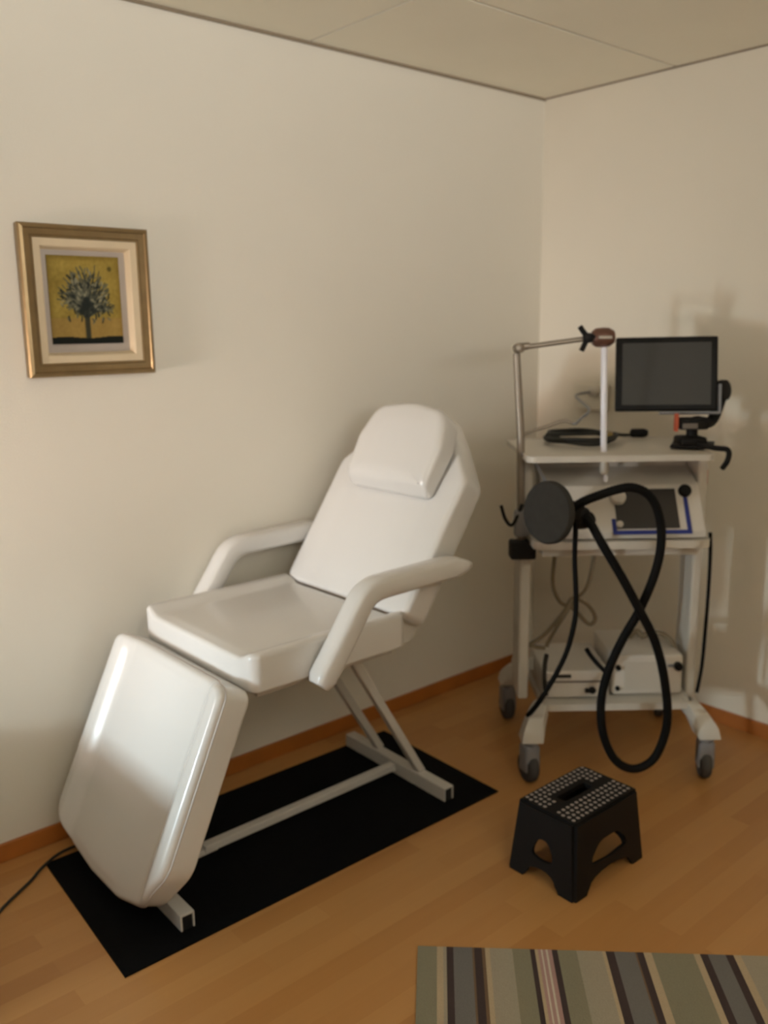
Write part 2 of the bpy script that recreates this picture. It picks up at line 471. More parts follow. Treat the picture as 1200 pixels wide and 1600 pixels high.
# ------------------------------------------------------------------ framed picture
PX0, PX1, PZ0, PZ1 = -2.226, -1.848, 1.407, 1.822
PC = Vector(((PX0 + PX1) / 2, 0, PZ0))
pic = empty('framed_picture', PC, 0, 'small gilt-framed painting of dark bouquet on yellow, hanging on the left wall', 'picture')
def ring_profile(bm, x0, x1, z0, z1, prof):
    """mitred frame: prof = [(inset, y)]"""
    R = []
    for i, y in prof:
        R.append([bm.verts.new((a, y, b)) for a, b in ((x0 + i, z0 + i), (x1 - i, z0 + i), (x1 - i, z1 - i), (x0 + i, z1 - i))])
    for a, b in zip(R, R[1:]):
        for k in range(4): bm.faces.new((a[k], a[(k + 1) % 4], b[(k + 1) % 4], b[k]))
bm = bmesh.new(); ring_profile(bm, PX0, PX1, PZ0, PZ1, [(0.012, -.001), (.002, -.004), (0, -.03), (.004, -.036), (.012, -.039), (.015, -.034), (.022, -.033), (.03, -.031), (.034, -.034), (.038, -.031), (.038, -.001)])
finish('outer_frame', bm, M['gold'], pic, base=PC, angle=25)
bm = bmesh.new(); ring_profile(bm, PX0 + .038, PX1 - .038, PZ0 + .038, PZ1 - .038, [(0, -.002), (0, -.029), (.019, -.028), (.022, -.025), (.0285, -.006), (.0285, -.002)])
finish('liner', bm, M['liner'], pic, base=PC, smooth=False)
bm = bmesh.new(); box(bm, PX0 + .03, PX1 - .03, -.006, -.002, PZ0 + .03, PZ1 - .03)
finish('mount', bm, M['matte'], pic, base=PC, smooth=False)
# painting: pattern painted per vertex
cx0, cx1, cz0, cz1 = -2.146, -1.935, 1.497, 1.741
NX, NZ = 130, 150
random.seed(11)
strokes = []   # (p, q, width, colour)
def S(x0, z0, x1, z1, w, c): strokes.append((x0, z0, x1, z1, w, c))
DK = (32, 38, 34); GR = (78, 80, 66); LG = (146, 142, 116); MG = (104, 104, 86)
for k in range(95):
    ang = random.uniform(-1.5, 1.5); L = random.uniform(.25, .56) * (1 - .16 * abs(ang))
    x = .5 + random.uniform(-.04, .04); z = .33 + random.uniform(-.02, .08); a = ang * .85
    for q in range(5):
        nx = x + math.sin(a) * L / 5 * .95; nz = z + math.cos(a) * L / 5
        S(x, z, nx, nz, .020 - .0025 * q, random.choice((DK, GR, GR, MG) if q > 1 else (DK, DK, GR))); x, z = nx, nz; a += random.uniform(-.35, .35)
for k in range(230):
    a = random.uniform(-1.7, 1.7); r = random.uniform(.08, .44) * (1 - .12 * abs(a)); x = .5 + math.sin(a) * r * .95; z = .42 + math.cos(a) * r * .95
    d_ = a + random.uniform(-.9, .9); L = random.uniform(.02, .06)
    S(x, z, x + math.sin(d_) * L, z + math.cos(d_) * L, random.uniform(.009, .02), random.choice((LG, MG, MG, GR, DK)))
for k in range(26):
    x = random.uniform(.2, .8); z = .34 + random.uniform(-.08, .1); S(x, z, x + random.uniform(-.03, .03), z - random.uniform(.02, .07), .014, random.choice((DK, GR, MG)))
S(.5, .5, .5, .05, .048, DK); S(.5, .5, .42, .36, .05, DK); S(.52, .5, .6, .38, .045, DK)
def paint(u, v):
    n = noise.noise(Vector((u * 5, v * 5, 3))) ; n2 = noise.noise(Vector((u * 22, v * 22, 9)))
    edge = min(u, 1 - u, 1 - v)
    c = Vector((158, 136, 62)) + Vector((22, 20, 14)) * n + Vector((14, 12, 8)) * n2
    if edge < .07: c = c.lerp(Vector((120, 98, 36)), (1 - edge / .07) * .6)
    if v < .3: c = c.lerp(Vector((160, 126, 74)), .5)
    if (u - .86) ** 2 + (v - .86) ** 2 < .0009: c = Vector((98, 86, 36))
    for x0, z0, x1, z1, w, cc in strokes:
        dx, dz = x1 - x0, z1 - z0; t = max(0, min(1, ((u - x0) * dx + (v - z0) * dz) / (dx * dx + dz * dz + 1e-9)))
        dd = math.hypot(u - x0 - t * dx, v - z0 - t * dz)
        if dd < w: c = c.lerp(Vector(cc), .8 * min(1, (w - dd) / (w * .5)))
    if v < .075 + .01 * math.sin(u * 9): c = Vector((16, 22, 16))
    return c
bm = bmesh.new(); lay = bm.verts.layers.float_color.new('pattern')
G = []
for j in range(NZ + 1):
    row = []
    for i in range(NX + 1):
        u, v = i / NX, j / NZ; vv = bm.verts.new((cx0 + u * (cx1 - cx0), -.0105, cz0 + v * (cz1 - cz0)))
        c = paint(u, v); vv[lay] = lin([max(0, min(255, q)) for q in c]); row.append(vv)
    G.append(row)
for j in range(NZ):
    for i in range(NX): bm.faces.new((G[j][i], G[j][i + 1], G[j + 1][i + 1], G[j + 1][i]))
bd_ = [v for v in G[0]] + [G[j][-1] for j in range(1, NZ + 1)] + [G[-1][i] for i in range(NX - 1, -1, -1)] + [G[j][0] for j in range(NZ - 1, 0, -1)]
bk = []
for v in bd_:
    w = bm.verts.new((v.co.x, -.0063, v.co.z)); w[lay] = lin((110, 88, 34)); bk.append(w)
for k in range(len(bd_)): bm.faces.new((bd_[k], bd_[(k + 1) % len(bd_)], bk[(k + 1) % len(bd_)], bk[k]))
finish('canvas', bm, attr_mat('painted_canvas', .55, .2, 180, .06), pic, base=PC, smooth=False)

# ------------------------------------------------------------------ rug
ru = Vector((.7135, -.7007, 0)); rv = Vector((-.7007, -.7135, 0))
RA = -math.atan2(.7007, .7135)
GG = (140, 134, 112); CR = (186, 166, 136); DKS = (72, 60, 58); BG = (118, 115, 110); LB = (166, 156, 136); BR = (118, 96, 74); PK = (176, 142, 134); WH = (206, 196, 178)
st = [(.048, GG), (.064, CR), (.072, LB), (.089, DKS), (.136, BG), (.141, BR), (.16, DKS), (.168, BR), (.18, CR), (.236, LB), (.28, GG), (.292, DKS), (.300, CR), (.307, PK), (.311, WH), (.319, PK), (.324, WH), (.334, PK), (.348, DKS), (.395, GG), (.458, LB), (.467, CR), (.488, DKS), (.539, BG), (.543, BR), (.560, DKS), (.580, CR), (.682, GG), (.698, CR), (.717, DKS), (.76, BG), (.779, DKS), (.797, CR), (.90, LB), (1.0, GG), (1.016, CR), (1.035, DKS), (1.08, BG), (1.10, DKS), (1.12, CR), (1.3, GG)]
bm = bmesh.new(); lay = bm.verts.layers.float_color.new('pattern')
prev = 0.0
for e, c in st:
    n0 = len(bm.verts)
    vs = [bm.verts.new(p) for p in ((prev, -1.7, .006), (e, -1.7, .006), (e, 0, .006), (prev, 0, .006), (prev, -1.7, 0.0008), (e, -1.7, 0.0008), (e, 0, 0.0008), (prev, 0, 0.0008))]
    for v in vs: v[lay] = lin(c)
    for f in ((0, 1, 2, 3), (4, 5, 6, 7), (0, 1, 5, 4), (2, 3, 7, 6), (1, 2, 6, 5), (0, 3, 7, 4)): bm.faces.new([vs[i] for i in f])
    prev = e
# gentle unevenness along the front hem
o = finish('striped_rug', bm, attr_mat('woven_rug', .95, .6, 420, .16), smooth=False)
o.location = (-1.772, -1.10, 0); o.rotation_euler = (0, 0, RA)
tag(o, 'flat woven rug with grey-green, cream and dark stripes on the floor', 'rug')

# ------------------------------------------------------------------ step stool
SC = Vector((-1.175, -1.14, 0))
stool = empty('step_stool', SC, 0, 'small black plastic step stool with grey grip dots, on floor before the cart', 'stool')
ht = .22; tx, ty = .143, .093; bx, by = .162, .115
bm = bmesh.new()
slot = round_poly([(-.065, -.004, .008), (.062, -.004, .008), (.062, .030, .008), (-.065, .030, .008)], 4)
outer = round_poly([(-tx, -ty, .014), (tx, -ty, .014), (tx, ty, .014), (-tx, ty, .014)], 4)
prism(bm, outer, [list(reversed(slot))], Matrix.Translation((0, 0, ht - .016)), .014)
ntop = len(bm.faces)
def dot(x, y):
    lathe(bm, [(.0058, 0), (.0058, .0015), (.004, .0026)], Matrix.Translation((x, y, ht - .003)), 8)
for i in range(14):
    x = -.128 + i * .0197
    for j in range(4): dot(x + (.004 if j % 2 else 0), -.079 + j * .0175)
    for j in range(4):
        y = .024 + .012 + j * .0165 - (.012 if False else 0)
        if j == 0 and -.078 < x < .075: continue
        dot(x + (.004 if j % 2 else 0), y - .012 + .012)
    if x < -.075 or x > .07: dot(x, .019)
for f_ in list(bm.faces)[ntop:]: f_.material_index = 1
finish('step_top', bm, None, stool, smooth=False, mats=[M['dark'], M['gdot']])
def side(L_top, L_bot, dist_top, dist_bot, rot):
    """flared moulded side with arched window and arched foot opening"""
    outline = [(-L_bot, 0), (-L_bot + .048, 0), (-L_bot + .056, .012)]
    for k in range(9):
        a = PI - PI * k / 8; outline.append((math.cos(a) * (L_bot - .062), .014 + math.sin(a) * .028 + .004))
    outline += [(L_bot - .056, .012), (L_bot - .048, 0), (L_bot, 0), (L_top, ht - .008), (-L_top, ht - .008)]
    hw_ = L_bot - .075
    hole = round_poly([(-hw_, .078, .02), (0, .070, .2), (hw_, .078, .02), (hw_ * .93, .10, .03), (hw_ * .5, .134, .05), (-hw_ * .5, .134, .05), (-hw_ * .93, .10, .03)], 5)
    zc = Vector((0, -(dist_top - dist_bot), ht - .008)).normalized()
    mt = Matrix.Rotation(rot, 4, 'Z') @ frame_mtx((0, -dist_bot, 0), (1, 0, 0), zc, Vector((1, 0, 0)).cross(zc))
    bm = bmesh.new(); prism(bm, outline, [list(reversed(hole))], mt, -.012 if False else .010)
    return finish('side_panel', bm, M['dark'], stool, smooth=False)
side(tx - .004, bx - .004, ty - .002, by - .006, 0); side(tx - .004, bx - .004, ty - .002, by - .006, PI)
side(ty - .004, by - .004, tx - .002, bx - .006, PI / 2); side(ty - .004, by - .004, tx - .002, bx - .006, -PI / 2)
for sx in (-1, 1):
    for sy in (-1, 1):
        bm = bmesh.new()
        A = Vector((sx * bx, sy * by, 0)); B = Vector((sx * tx, sy * ty, ht - .01)); R = []
        for t in (0, .04, .3, .7, 1):
            p = A.lerp(B, t); w = .034 - .004 * t; q = .9 if t == 0 else 1
            ring = [bm.verts.new(p + Vector((-sx * a * w, -sy * b * w, 0))) for a, b in round_l(q)] if False else \
                   [bm.verts.new(p + Vector((-sx * a, -sy * b, 0))) for a, b in ((0.006, 0), (w, 0), (w, .011), (.013, .013), (.011, w), (0, w), (0, .006))]
            R.append(ring)
        for a, b in zip(R, R[1:]):
            for k in range(7): bm.faces.new((a[k], a[(k + 1) % 7], b[(k + 1) % 7], b[k]))
        bm.faces.new(R[0]); bm.faces.new(R[-1])
        finish('leg', bm, M['dark'], stool, smooth=False)

# ------------------------------------------------------------------ equipment cart (its own axes: u right, v back)
CA = math.atan2(-.646, .763); CO = Vector((-.528, -.757, 0))
cU = Vector((math.cos(CA), math.sin(CA), 0)); cV = Vector((-math.sin(CA), math.cos(CA), 0))
def cw(u, v, z): return CO + cU * u + cV * v + Vector((0, 0, z))
def cempty(name, b, label, cat, group=None): return empty(name, cw(*b), CA, label, cat, group)
cart = cempty('equipment_cart', (0, 0, 0), 'white wheeled medical cart with three shelves in the room corner', 'cart')
def shelf(u0, u1, v0, v1, z, t, lip, name='shelf'):
    bm = bmesh.new()
    prism(bm, round_poly([(u0, v0, .025), (u1, v0, .025), (u1, v1, .025), (u0, v1, .025)], 5), [], Matrix.Translation((0, 0, z - t)), t)
    if lip:
        o_ = round_poly([(u0 - .004, v0 - .004, .028), (u1 + .004, v0 - .004, .028), (u1 + .004, v1 + .004, .028), (u0 - .004, v1 + .004, .028)], 5)
        i_ = round_poly([(u0 + .004, v0 + .004, .022), (u1 - .004, v0 + .004, .022), (u1 - .004, v1 - .004, .022), (u0 + .004, v1 - .004, .022)], 5)
        prism(bm, o_, [list(reversed(i_))], Matrix.Translation((0, 0, z - t - .002)), t + lip)
    return finish(name, bm, M['enamel'], cart, smooth=False)
shelf(-.325, .275, -.225, .235, 1.121, .016, .004)
shelf(-.30, .27, -.245, .235, .842, .02, .006)
sh = shelf(-.25, .262, -.20, .235, .262, .02, .004)
bm = bmesh.new(); box(bm, -.268, .25, -.20, .22, .785, .821, .004); finish('under_tray', bm, M['enamel'], cart, smooth=False)
bm = bmesh.new(); box(bm, -.325, -.288, -.11, .02, .245, 1.105, .008)
finish('column', bm, M['enamel'], cart, smooth=False)
bm = bmesh.new(); box(bm, .266, .30, -.11, .02, .245, 1.105, .008)
finish('column', bm, M['enamel'], cart, smooth=False)
bm = bmesh.new(); box(bm, -.325, .30, .02, .038, .30, .345, .004); 
finish('rear_rail', bm, M['enamel'], cart, smooth=False)
def caster(u, v, ang, front):
    bm = bmesh.new()
    # leg horn from the shelf to the wheel
    su = .255 * (1 if u > 0 else -1)
    A = Vector((su, v * .8 + (.02 if front else -.02), .255)); B = Vector((u, v, .185))
    n = 8; R = []
    for i in range(n + 1):
        t = i / n; p = A.lerp(B, t); p.z = A.z + (B.z - A.z) * (t ** 1.6)
        w = .022 + .014 * t; h_ = .030 - .004 * t
        R.append([bm.verts.new(p + Vector((a * w, b * w, c))) for a, b, c in ((-1, -1, -h_), (1, -1, -h_), (1, 1, -h_), (-1, 1, -h_), (-.8, -.8, h_ * .3), (.8, -.8, h_ * .3), (.8, .8, h_ * .3), (-.8, .8, h_ * .3))])
    for a in R:
        pass
    bmesh.ops.convex_hull(bm, input=[v_ for r in R[:5] for v_ in r], use_existing_faces=False)
    bmesh.ops.convex_hull(bm, input=[v_ for r in R[4:] for v_ in r], use_existing_faces=False)
    finish('caster_leg', bm, M['enamel'], cart, angle=50)
    rm = Matrix.Translation((u, v, 0)) @ Matrix.Rotation(ang, 4, 'Z')
    root = None
    bm = bmesh.new()
    lathe(bm, [(.012, .158), (.026, .158), (.026, .145), (.020, .135)], rm, 20)
    box(bm, -.027, .027, -.022, .036, .075, .14, .01, 3, mtx=rm)
    box(bm, -.027, -.020, -.02, .03, .045, .10, .004, 2, mtx=rm)
    box(bm, .020, .027, -.02, .03, .045, .10, .004, 2, mtx=rm)
    cs = finish('caster', bm, M['greyp'], cart)
    bm = bmesh.new()
    lathe(bm, [(.02, -.017), (.046, -.017), (.053, -.011), (.055, 0), (.053, .011), (.046, .017), (.02, .017)], rm @ Matrix.Translation((0, .012, .055)) @ Matrix.Rotation(PI / 2, 4, 'Y'), 32)
    finish('wheel', bm, M['tyre'], cs)
caster(-.30, -.245, .35, True); caster(.302, -.238, -.12, True); caster(-.30, .255, .2, False); caster(.30, .255, -.3, False)
bm = bmesh.new(); box(bm, .2415, .2435, -.0, -.0 + .01, 1.03, 1.07)
bm.free()

# console on the middle shelf
con = cempty('control_console', (0, 0, .842), 'off-white sloped control console with black screen and blue line on the middle shelf', 'medical device')
cb = (0, 0, .842)
def lp(name, bm, m, parent, base, **k): return finish(name, bm, m, parent, base=base, **k)
bm = bmesh.new()
side_prof = [(-.215, .0), (.19, .0), (.19, .235), (.02, .235), (-.005, .205), (-.125, .160), (-.215, .022)]
prism(bm, side_prof, [], frame_mtx((-.262, 0, .8475), (0, 1, 0), (0, 0, 1), (1, 0, 0)), .524)
bmesh.ops.bevel(bm, geom=[e for e in bm.edges if len(e.link_faces) == 2 and e.calc_face_angle(0) > .3], offset=.006, segments=2, affect='EDGES', profile=.5)
body = lp('housing', bm, M['console'], con, cb, smooth=False)
# sloped face frame: origin at lower edge, a=u, b=up the slope
sb = Vector((0, .09, .138)).normalized(); sn = Vector((1, 0, 0)).cross(sb)
fm = frame_mtx((0, -.215, .8695), (1, 0, 0), sb, sn)
bm = bmesh.new(); box(bm, -.026, .180, .010, .150, .0002, .0035, .001, mtx=fm)
lp('screen', bm, M['screen'], con, cb, smooth=False)
bm = bmesh.new()
box(bm, -.042, .218, -.010, .004, .0002, .003, .0008, mtx=fm); box(bm, -.042, -.028, .004, .045, .0002, .003, .0008, mtx=fm); box(bm, .204, .218, .004, .118, .0002, .003, .0008, mtx=fm)
lp('blue_line', bm, M['blue'], con, cb, smooth=False)
bm = bmesh.new(); lathe(bm, [(.021, 0), (.021, .012), (.018, .018), (.001, .019)], fm @ Matrix.Translation((.212, .140, 0)), 28)
lp('knob', bm, M['dark'], con, cb)
bm = bmesh.new(); lathe(bm, [(.011, 0), (.011, .008), (.008, .011), (.001, .012)], fm @ Matrix.Translation((-.018, .024, .0035)), 20)
lp('button', bm, M['console'], con, cb)
bm = bmesh.new(); lathe(bm, [(.026, 0), (.026, .012), (.022, .020), (.001, .024)], fm @ Matrix.Translation((-.014, .118, .0035)), 24)
lp('cap', bm, M['console'], con, cb)
bm = bmesh.new(); box(bm, .205, .265, -.0085, -.0045, 1.035, 1.075, .001, mtx=Matrix.Translation((0, .0, 0)))
bm.free()
bm = bmesh.new(); box(bm, .19, .245, .0145, .0195, 1.046, 1.078, .001)
lp('badge', bm, M['logo'], con, cb, smooth=False)
bm = bmesh.new(); tube(bm, [(-.02, -.03, 1.10), (-.026, -.04, 1.07), (-.032, -.05, 1.055)], .006, 8)
lp('cable_stub', bm, M['olive'], con, cb)

# monitor on its stand
mon_c = Vector((.177, 0, 1.368)); yaw, tilt, roll = -.201, .214, .011
mb = (.26, -.06, 1.1255)
mon = cempty('monitor', mb, 'black tilted flat monitor on a black stand at right of the top shelf', 'monitor')
Ru = Vector((math.cos(yaw), math.sin(yaw), 0)); Nn = Vector((math.sin(yaw), -math.cos(yaw), 0)); up = Vector((0, 0, 1)) * math.cos(tilt) - Nn * math.sin(tilt)
R3 = Ru * math.cos(roll) + up * math.sin(roll); U3 = -Ru * math.sin(roll) + up * math.cos(roll); N3 = R3.cross(U3)
mm = frame_mtx(mon_c, R3, U3, N3)
W2, H2 = .167, .126
bm = bmesh.new(); box(bm, -W2, W2, -H2, H2, -.028, 0, .006, 3, mtx=mm); lp('casing', bm, M['bezel'], mon, mb)
bm = bmesh.new(); box(bm, -W2 + .022, W2 - .022, -H2 + .020, H2 - .021, -.001, .0012, 0, mtx=mm); lp('display', bm, M['display'], mon, mb, smooth=False)
bm = bmesh.new(); box(bm, -.02, W2 + .012, -H2 - .010, -H2 - .003, -.03, .002, .002, mtx=mm); box(bm, W2 + .003, W2 + .012, -H2 - .003, -H2 + .09, -.03, .002, .002, mtx=mm)
lp('bracket', bm, M['greyp'], mon, mb, smooth=False)
bm = bmesh.new(); lathe(bm, [(.008, -.012), (.034, -.012), (.036, 0), (.034, .016), (.02, .02)], mm @ Matrix.Translation((W2 + .022, -H2 + .075, -.05)) @ Matrix.Rotation(.9, 4, 'Y'), 28)
lp('tilt_knob', bm, M['dark'], mon, mb)
bm = bmesh.new()
tube(bm, [mm @ Vector((W2 + .02, -H2 + .05, -.055)), mm @ Vector((W2 - .01, -H2 - .03, -.065)), (.27, -.03, 1.205), (.262, -.045, 1.14)], .019, 12)
box(bm, .205, .305, -.085, -.01, 1.185, 1.222, .008)
box(bm, .21, .30, -.09, -.0, 1.127, 1.16, .01)
box(bm, .195, .33, -.125, .03, 1.1262, 1.136, .004, mtx=Matrix.Translation((.26, -.05, 0)) @ Matrix.Rotation(-.4, 4, 'Z') @ Matrix.Translation((-.26, .05, 0)))
lp('stand', bm, M['dark'], mon, mb)
bm = bmesh.new(); box(bm, .212, .262, -.092, -.086, 1.19, 1.207, .001); lp('stand_label', bm, M['logo'], mon, mb, smooth=False)
bm = bmesh.new(); box(bm, .196, .2045, -.07, -.045, 1.178, 1.238, .001); lp('orange_tape', bm, M['orange'], mon, mb, smooth=False)
bm = bmesh.new(); tube(bm, [(.26, -.11, 1.14), (.295, -.16, 1.134), (.33, -.185, 1.13), (.326, -.2, 1.10), (.318, -.18, 1.07)], .009, 8)
lp('monitor_cable', bm, M['dark'], mon, mb)
bm = bmesh.new(); box(bm, .3045, .3085, -.085, -.055, 1.00, 1.05, .001)
o = lp('orange_tag', bm, M['orange'], cart, (0, 0, 0), smooth=False)

# coiled cable on the top shelf
cc_b = (-.06, .10, 1.1255)
coil = cempty('coiled_cable', cc_b, 'dark green coiled cable with yellow band lying on the top shelf', 'cable')
bm = bmesh.new(); pts = []
for k in range(80):
    a = k / 79 * 2 * PI * 3.2 + 2; r = 1 + .08 * math.sin(k * .7)
    pts.append((-.085 + .115 * r * math.cos(a), .10 + .135 * r * math.sin(a), 1.134 + .007 * (k / 79) * 3 + .002 * math.sin(k)))
pts += [(.02, .14, 1.15), (.08, .17, 1.14), (.13, .20, 1.136), (.15, .19, 1.134)]
tube(bm, pts, .0065, 8, 3); lp('loops', bm, M['olive'], coil, cc_b)
bm = bmesh.new(); lathe(bm, [(.008, -.03), (.016, -.024), (.017, .02), (.010, .034)], axis_mtx((.15, .195, 1.143), (1, -.2, 0)), 16); lp('plug', bm, M['dark'], coil, cc_b)
bm = bmesh.new(); tube(bm, [(.0, .03, 1.152), (.012, .065, 1.154), (.014, .1, 1.153)], .012, 8); lp('yellow_band', bm, M['yellow'], coil, cc_b)

# articulated arm with the glass tube
ab = (-.33, -.12, .76)
armr = cempty('articulated_arm', ab, 'slim metal articulated arm clamped to the left side of the cart', 'arm')
bm = bmesh.new(); tube(bm, [(-.325, -.12, .80), (-.334, -.12, 1.18), (-.353, -.12, 1.445)], lambda t: .0135 - .002 * t, 14, 0); lp('pole', bm, M['chrome'], armr, ab)
bm = bmesh.new(); box(bm, -.367, -.281, -.165, -.105, .765, .827, .008); lp('clamp', bm, M['darkhole'], armr, ab)
bm = bmesh.new(); box(bm, -.352, -.302, -.148, -.112, .84, .93, .008); lp('sleeve', bm, M['greyp'], armr, ab)
bm = bmesh.new(); lathe(bm, [(.006, -.020), (.0155, -.016), (.017, 0), (.0155, .016), (.006, .020)], axis_mtx((-.346, -.12, 1.462), (.3, -1, .1)), 24)
lathe(bm, [(.004, -.028), (.011, -.024), (.013, 0), (.011, .024), (.004, .028)], axis_mtx((-.335, -.12, 1.466), (1, 0, .15)), 20); lp('elbow_joint', bm, M['chrome'], armr, ab)
bm = bmesh.new(); tube(bm, [(-.335, -.12, 1.464), (-.14, -.12, 1.488)], .0085, 12, 0); lp('upper_bar', bm, M['chrome'], armr, ab)
bm = bmesh.new()
for a, L in ((2.2, .045), (-2.0, .045), (.1, .03)):
    tube(bm, [(-.128, -.137, 1.492), (-.128 + math.cos(a) * L * .6, -.137, 1.492 + math.sin(a) * L * .6), (-.128 + math.cos(a) * L, -.137, 1.492 + math.sin(a) * L)], .0085, 8, 0)
lathe(bm, [(.006, -.018), (.016, -.014), (.016, .014), (.006, .018)], axis_mtx((-.125, -.13, 1.492), (0, 1, 0)), 16)
lp('wing_knob', bm, M['dark'], armr, ab)
bm = bmesh.new(); ax = axis_mtx((-.073, -.12, 1.493), (1, 0, .04))
lathe(bm, [(.006, -.038), (.022, -.036), (.030, -.024), (.0315, 0), (.030, .018), (.020, .034), (.004, .038)], ax, 28)
hd = lp('clamp_head', bm, M['copper'], armr, ab)
bm = bmesh.new(); box(bm, -.098, -.052, -.1545, -.1485, 1.488, 1.499, .002); lp('chrome_strip', bm, M['chrome'], hd, ab, smooth=False)
bm = bmesh.new(); tube(bm, [(-.328, -.115, 1.181), (-.254, -.10, 1.202), (-.191, -.10, 1.222), (-.160, -.10, 1.215)], .006, 10, 4)
lp('lower_bar', bm, M['chrome'], armr, ab)
bm = bmesh.new(); tube(bm, [(-.326, -.135, .95), (-.36, -.15, .885), (-.384, -.15, .902), (-.400, -.15, .95)], .006, 8); lp('hook', bm, M['dark'], armr, ab)
bm = bmesh.new(); tube(bm, [(-.33, -.13, 1.12), (-.30, -.15, 1.10), (-.281, -.15, 1.077), (-.259, -.16, 1.034), (-.245, -.17, 1.01)], .006, 8); lp('side_cable', bm, M['greyp'], armr, ab)

gb = (-.05, -.12, 1.03)
gt = cempty('glass_tube', gb, 'upright white glass tube hanging from the end of the metal arm', 'tube')
bm = bmesh.new(); lathe(bm, [(.008, 0), (.0105, .005), (.0105, .365), (.007, .372)], axis_mtx((-.0565, -.12, 1.092), (-.035, 0, 1)), 20); lp('tube', bm, M['tubew'], gt, gb)
bm = bmesh.new(); lathe(bm, [(.008, 0), (.015, .006), (.015, .03), (.011, .062)], axis_mtx((-.052, -.12, 1.045), (-.035, 0, 1)), 20); lp('socket', bm, M['clear'], gt, gb)
bm = bmesh.new(); lathe(bm, [(.003, 0), (.0075, .004), (.0075, .022), (.004, .026)], axis_mtx((-.047, -.12, 1.018), (-.035, 0, 1)), 16); lp('tip', bm, M['tubew'], gt, gb)

# applicator disc with corrugated hose
hb_ = (-.29, -.38, .97)
app = cempty('applicator_hose', hb_, 'thick black looping hose with dark grey round applicator hanging before the cart', 'hose')
ax = axis_mtx((-.290, -.385, .974), (-.80, -.58, .10))
bm = bmesh.new(); lathe(bm, [(.02, -.045), (.055, -.03), (.088, -.02), (.097, -.010), (.097, .004), (.092, .012), (.001, .014)], ax, 40); lp('disc', bm, M['darkgrey'], app, hb_)
bm = bmesh.new(); tube(bm, [ax @ Vector((0, 0, -.03)), (-.245, -.345, .972), (-.205, -.325, .966), (-.175, -.315, .962)], lambda t: .042 - .014 * t, 16); lp('nozzle', bm, M['dark'], app, hb_)
hose = [(-.21, -.345, .975), (-.18, -.36, 1.0), (-.141, -.36, 1.016), (-.073, -.36, 1.038), (-.024, -.36, 1.043), (.027, -.36, 1.016), (.059, -.36, .955), (.07, -.36, .863), (.053, -.36, .76), (.014, -.35, .642), (-.032, -.34, .543), (-.071, -.33, .431), (-.089, -.33, .321), (-.076, -.33, .208), (-.033, -.33, .12), (.029, -.33, .088), (.091, -.33, .12), (.125, -.33, .204), (.127, -.34, .299), (.102, -.35, .436), (.064, -.365, .549), (.008, -.385, .652), (-.057, -.385, .768), (-.121, -.375, .875), (-.155, -.35, .938), (-.18, -.33, .96)]
bm = bmesh.new(); tube(bm, hose, .0148, 14, 8, ribs=.010); lp('corrugated_hose', bm, M['hose'], app, hb_, angle=80)
bm = bmesh.new(); tube(bm, [(-.15, -.34, .945), (-.165, -.32, .93), (-.19, -.32, .93)], .024, 12); box(bm, -.20, -.15, -.35, -.30, .93, .975, .012)
lp('coupling', bm, M['dark'], app, hb_)
bm = bmesh.new(); tube(bm, [(-.189, -.32, .94), (-.189, -.32, .816), (-.181, -.32, .689), (-.182, -.32, .604), (-.206, -.32, .495), (-.246, -.3, .389), (-.285, -.27, .298), (-.307, -.22, .234)], .0085, 10); lp('thin_hose', bm, M['hose'], app, hb_)
bm = bmesh.new(); tube(bm, [(-.136, -.3, .50), (-.12, -.3, .475), (-.095, -.31, .446), (-.068, -.325, .42)], .0075, 10); lp('hose_branch', bm, M['hose'], app, hb_)

# cables under the middle shelf and beside the column
def ccable(name, pts, r, m, label, base):
    bm = bmesh.new(); tube(bm, pts, r, 8)
    o = finish(name, bm, m, base=base); o.location = cw(*base); o.rotation_euler = (0, 0, CA); return tag(o, label, 'cable')
ccable('beige_cable', [(-.192, -.05, .784), (-.199, -.05, .653), (-.172, -.05, .583), (-.127, -.05, .558), (-.068, -.05, .498), (-.046, -.05, .522), (-.075, -.05, .569), (-.128, -.05, .594), (-.16, -.06, .547), (-.226, -.06, .465), (-.275, -.06, .43), (-.262, -.05, .418), (-.235, -.04, .41), (-.22, -.03, .405)], .0075, M['beige'], 'tangled beige cable with loops hanging under the middle shelf', (-.15, -.05, .5))
ccable('beige_cable', [(-.049, -.035, .784), (-.073, -.035, .639), (-.116, -.035, .582), (-.171, -.075, .524), (-.206, -.035, .43), (-.21, -.03, .41)], .0070, M['beige'], 'plain beige cable hanging slantwise, right of the looped one under the shelf', (-.1, -.05, .55))
ccable('black_cable', [(.315, -.12, .84), (.320, -.12, .77), (.322, -.12, .643), (.320, -.12, .504), (.314, -.125, .364), (.300, -.13, .269)], .0065, M['hose'], 'straight black cable hanging down beside the right cart column', (.31, -.12, .5))

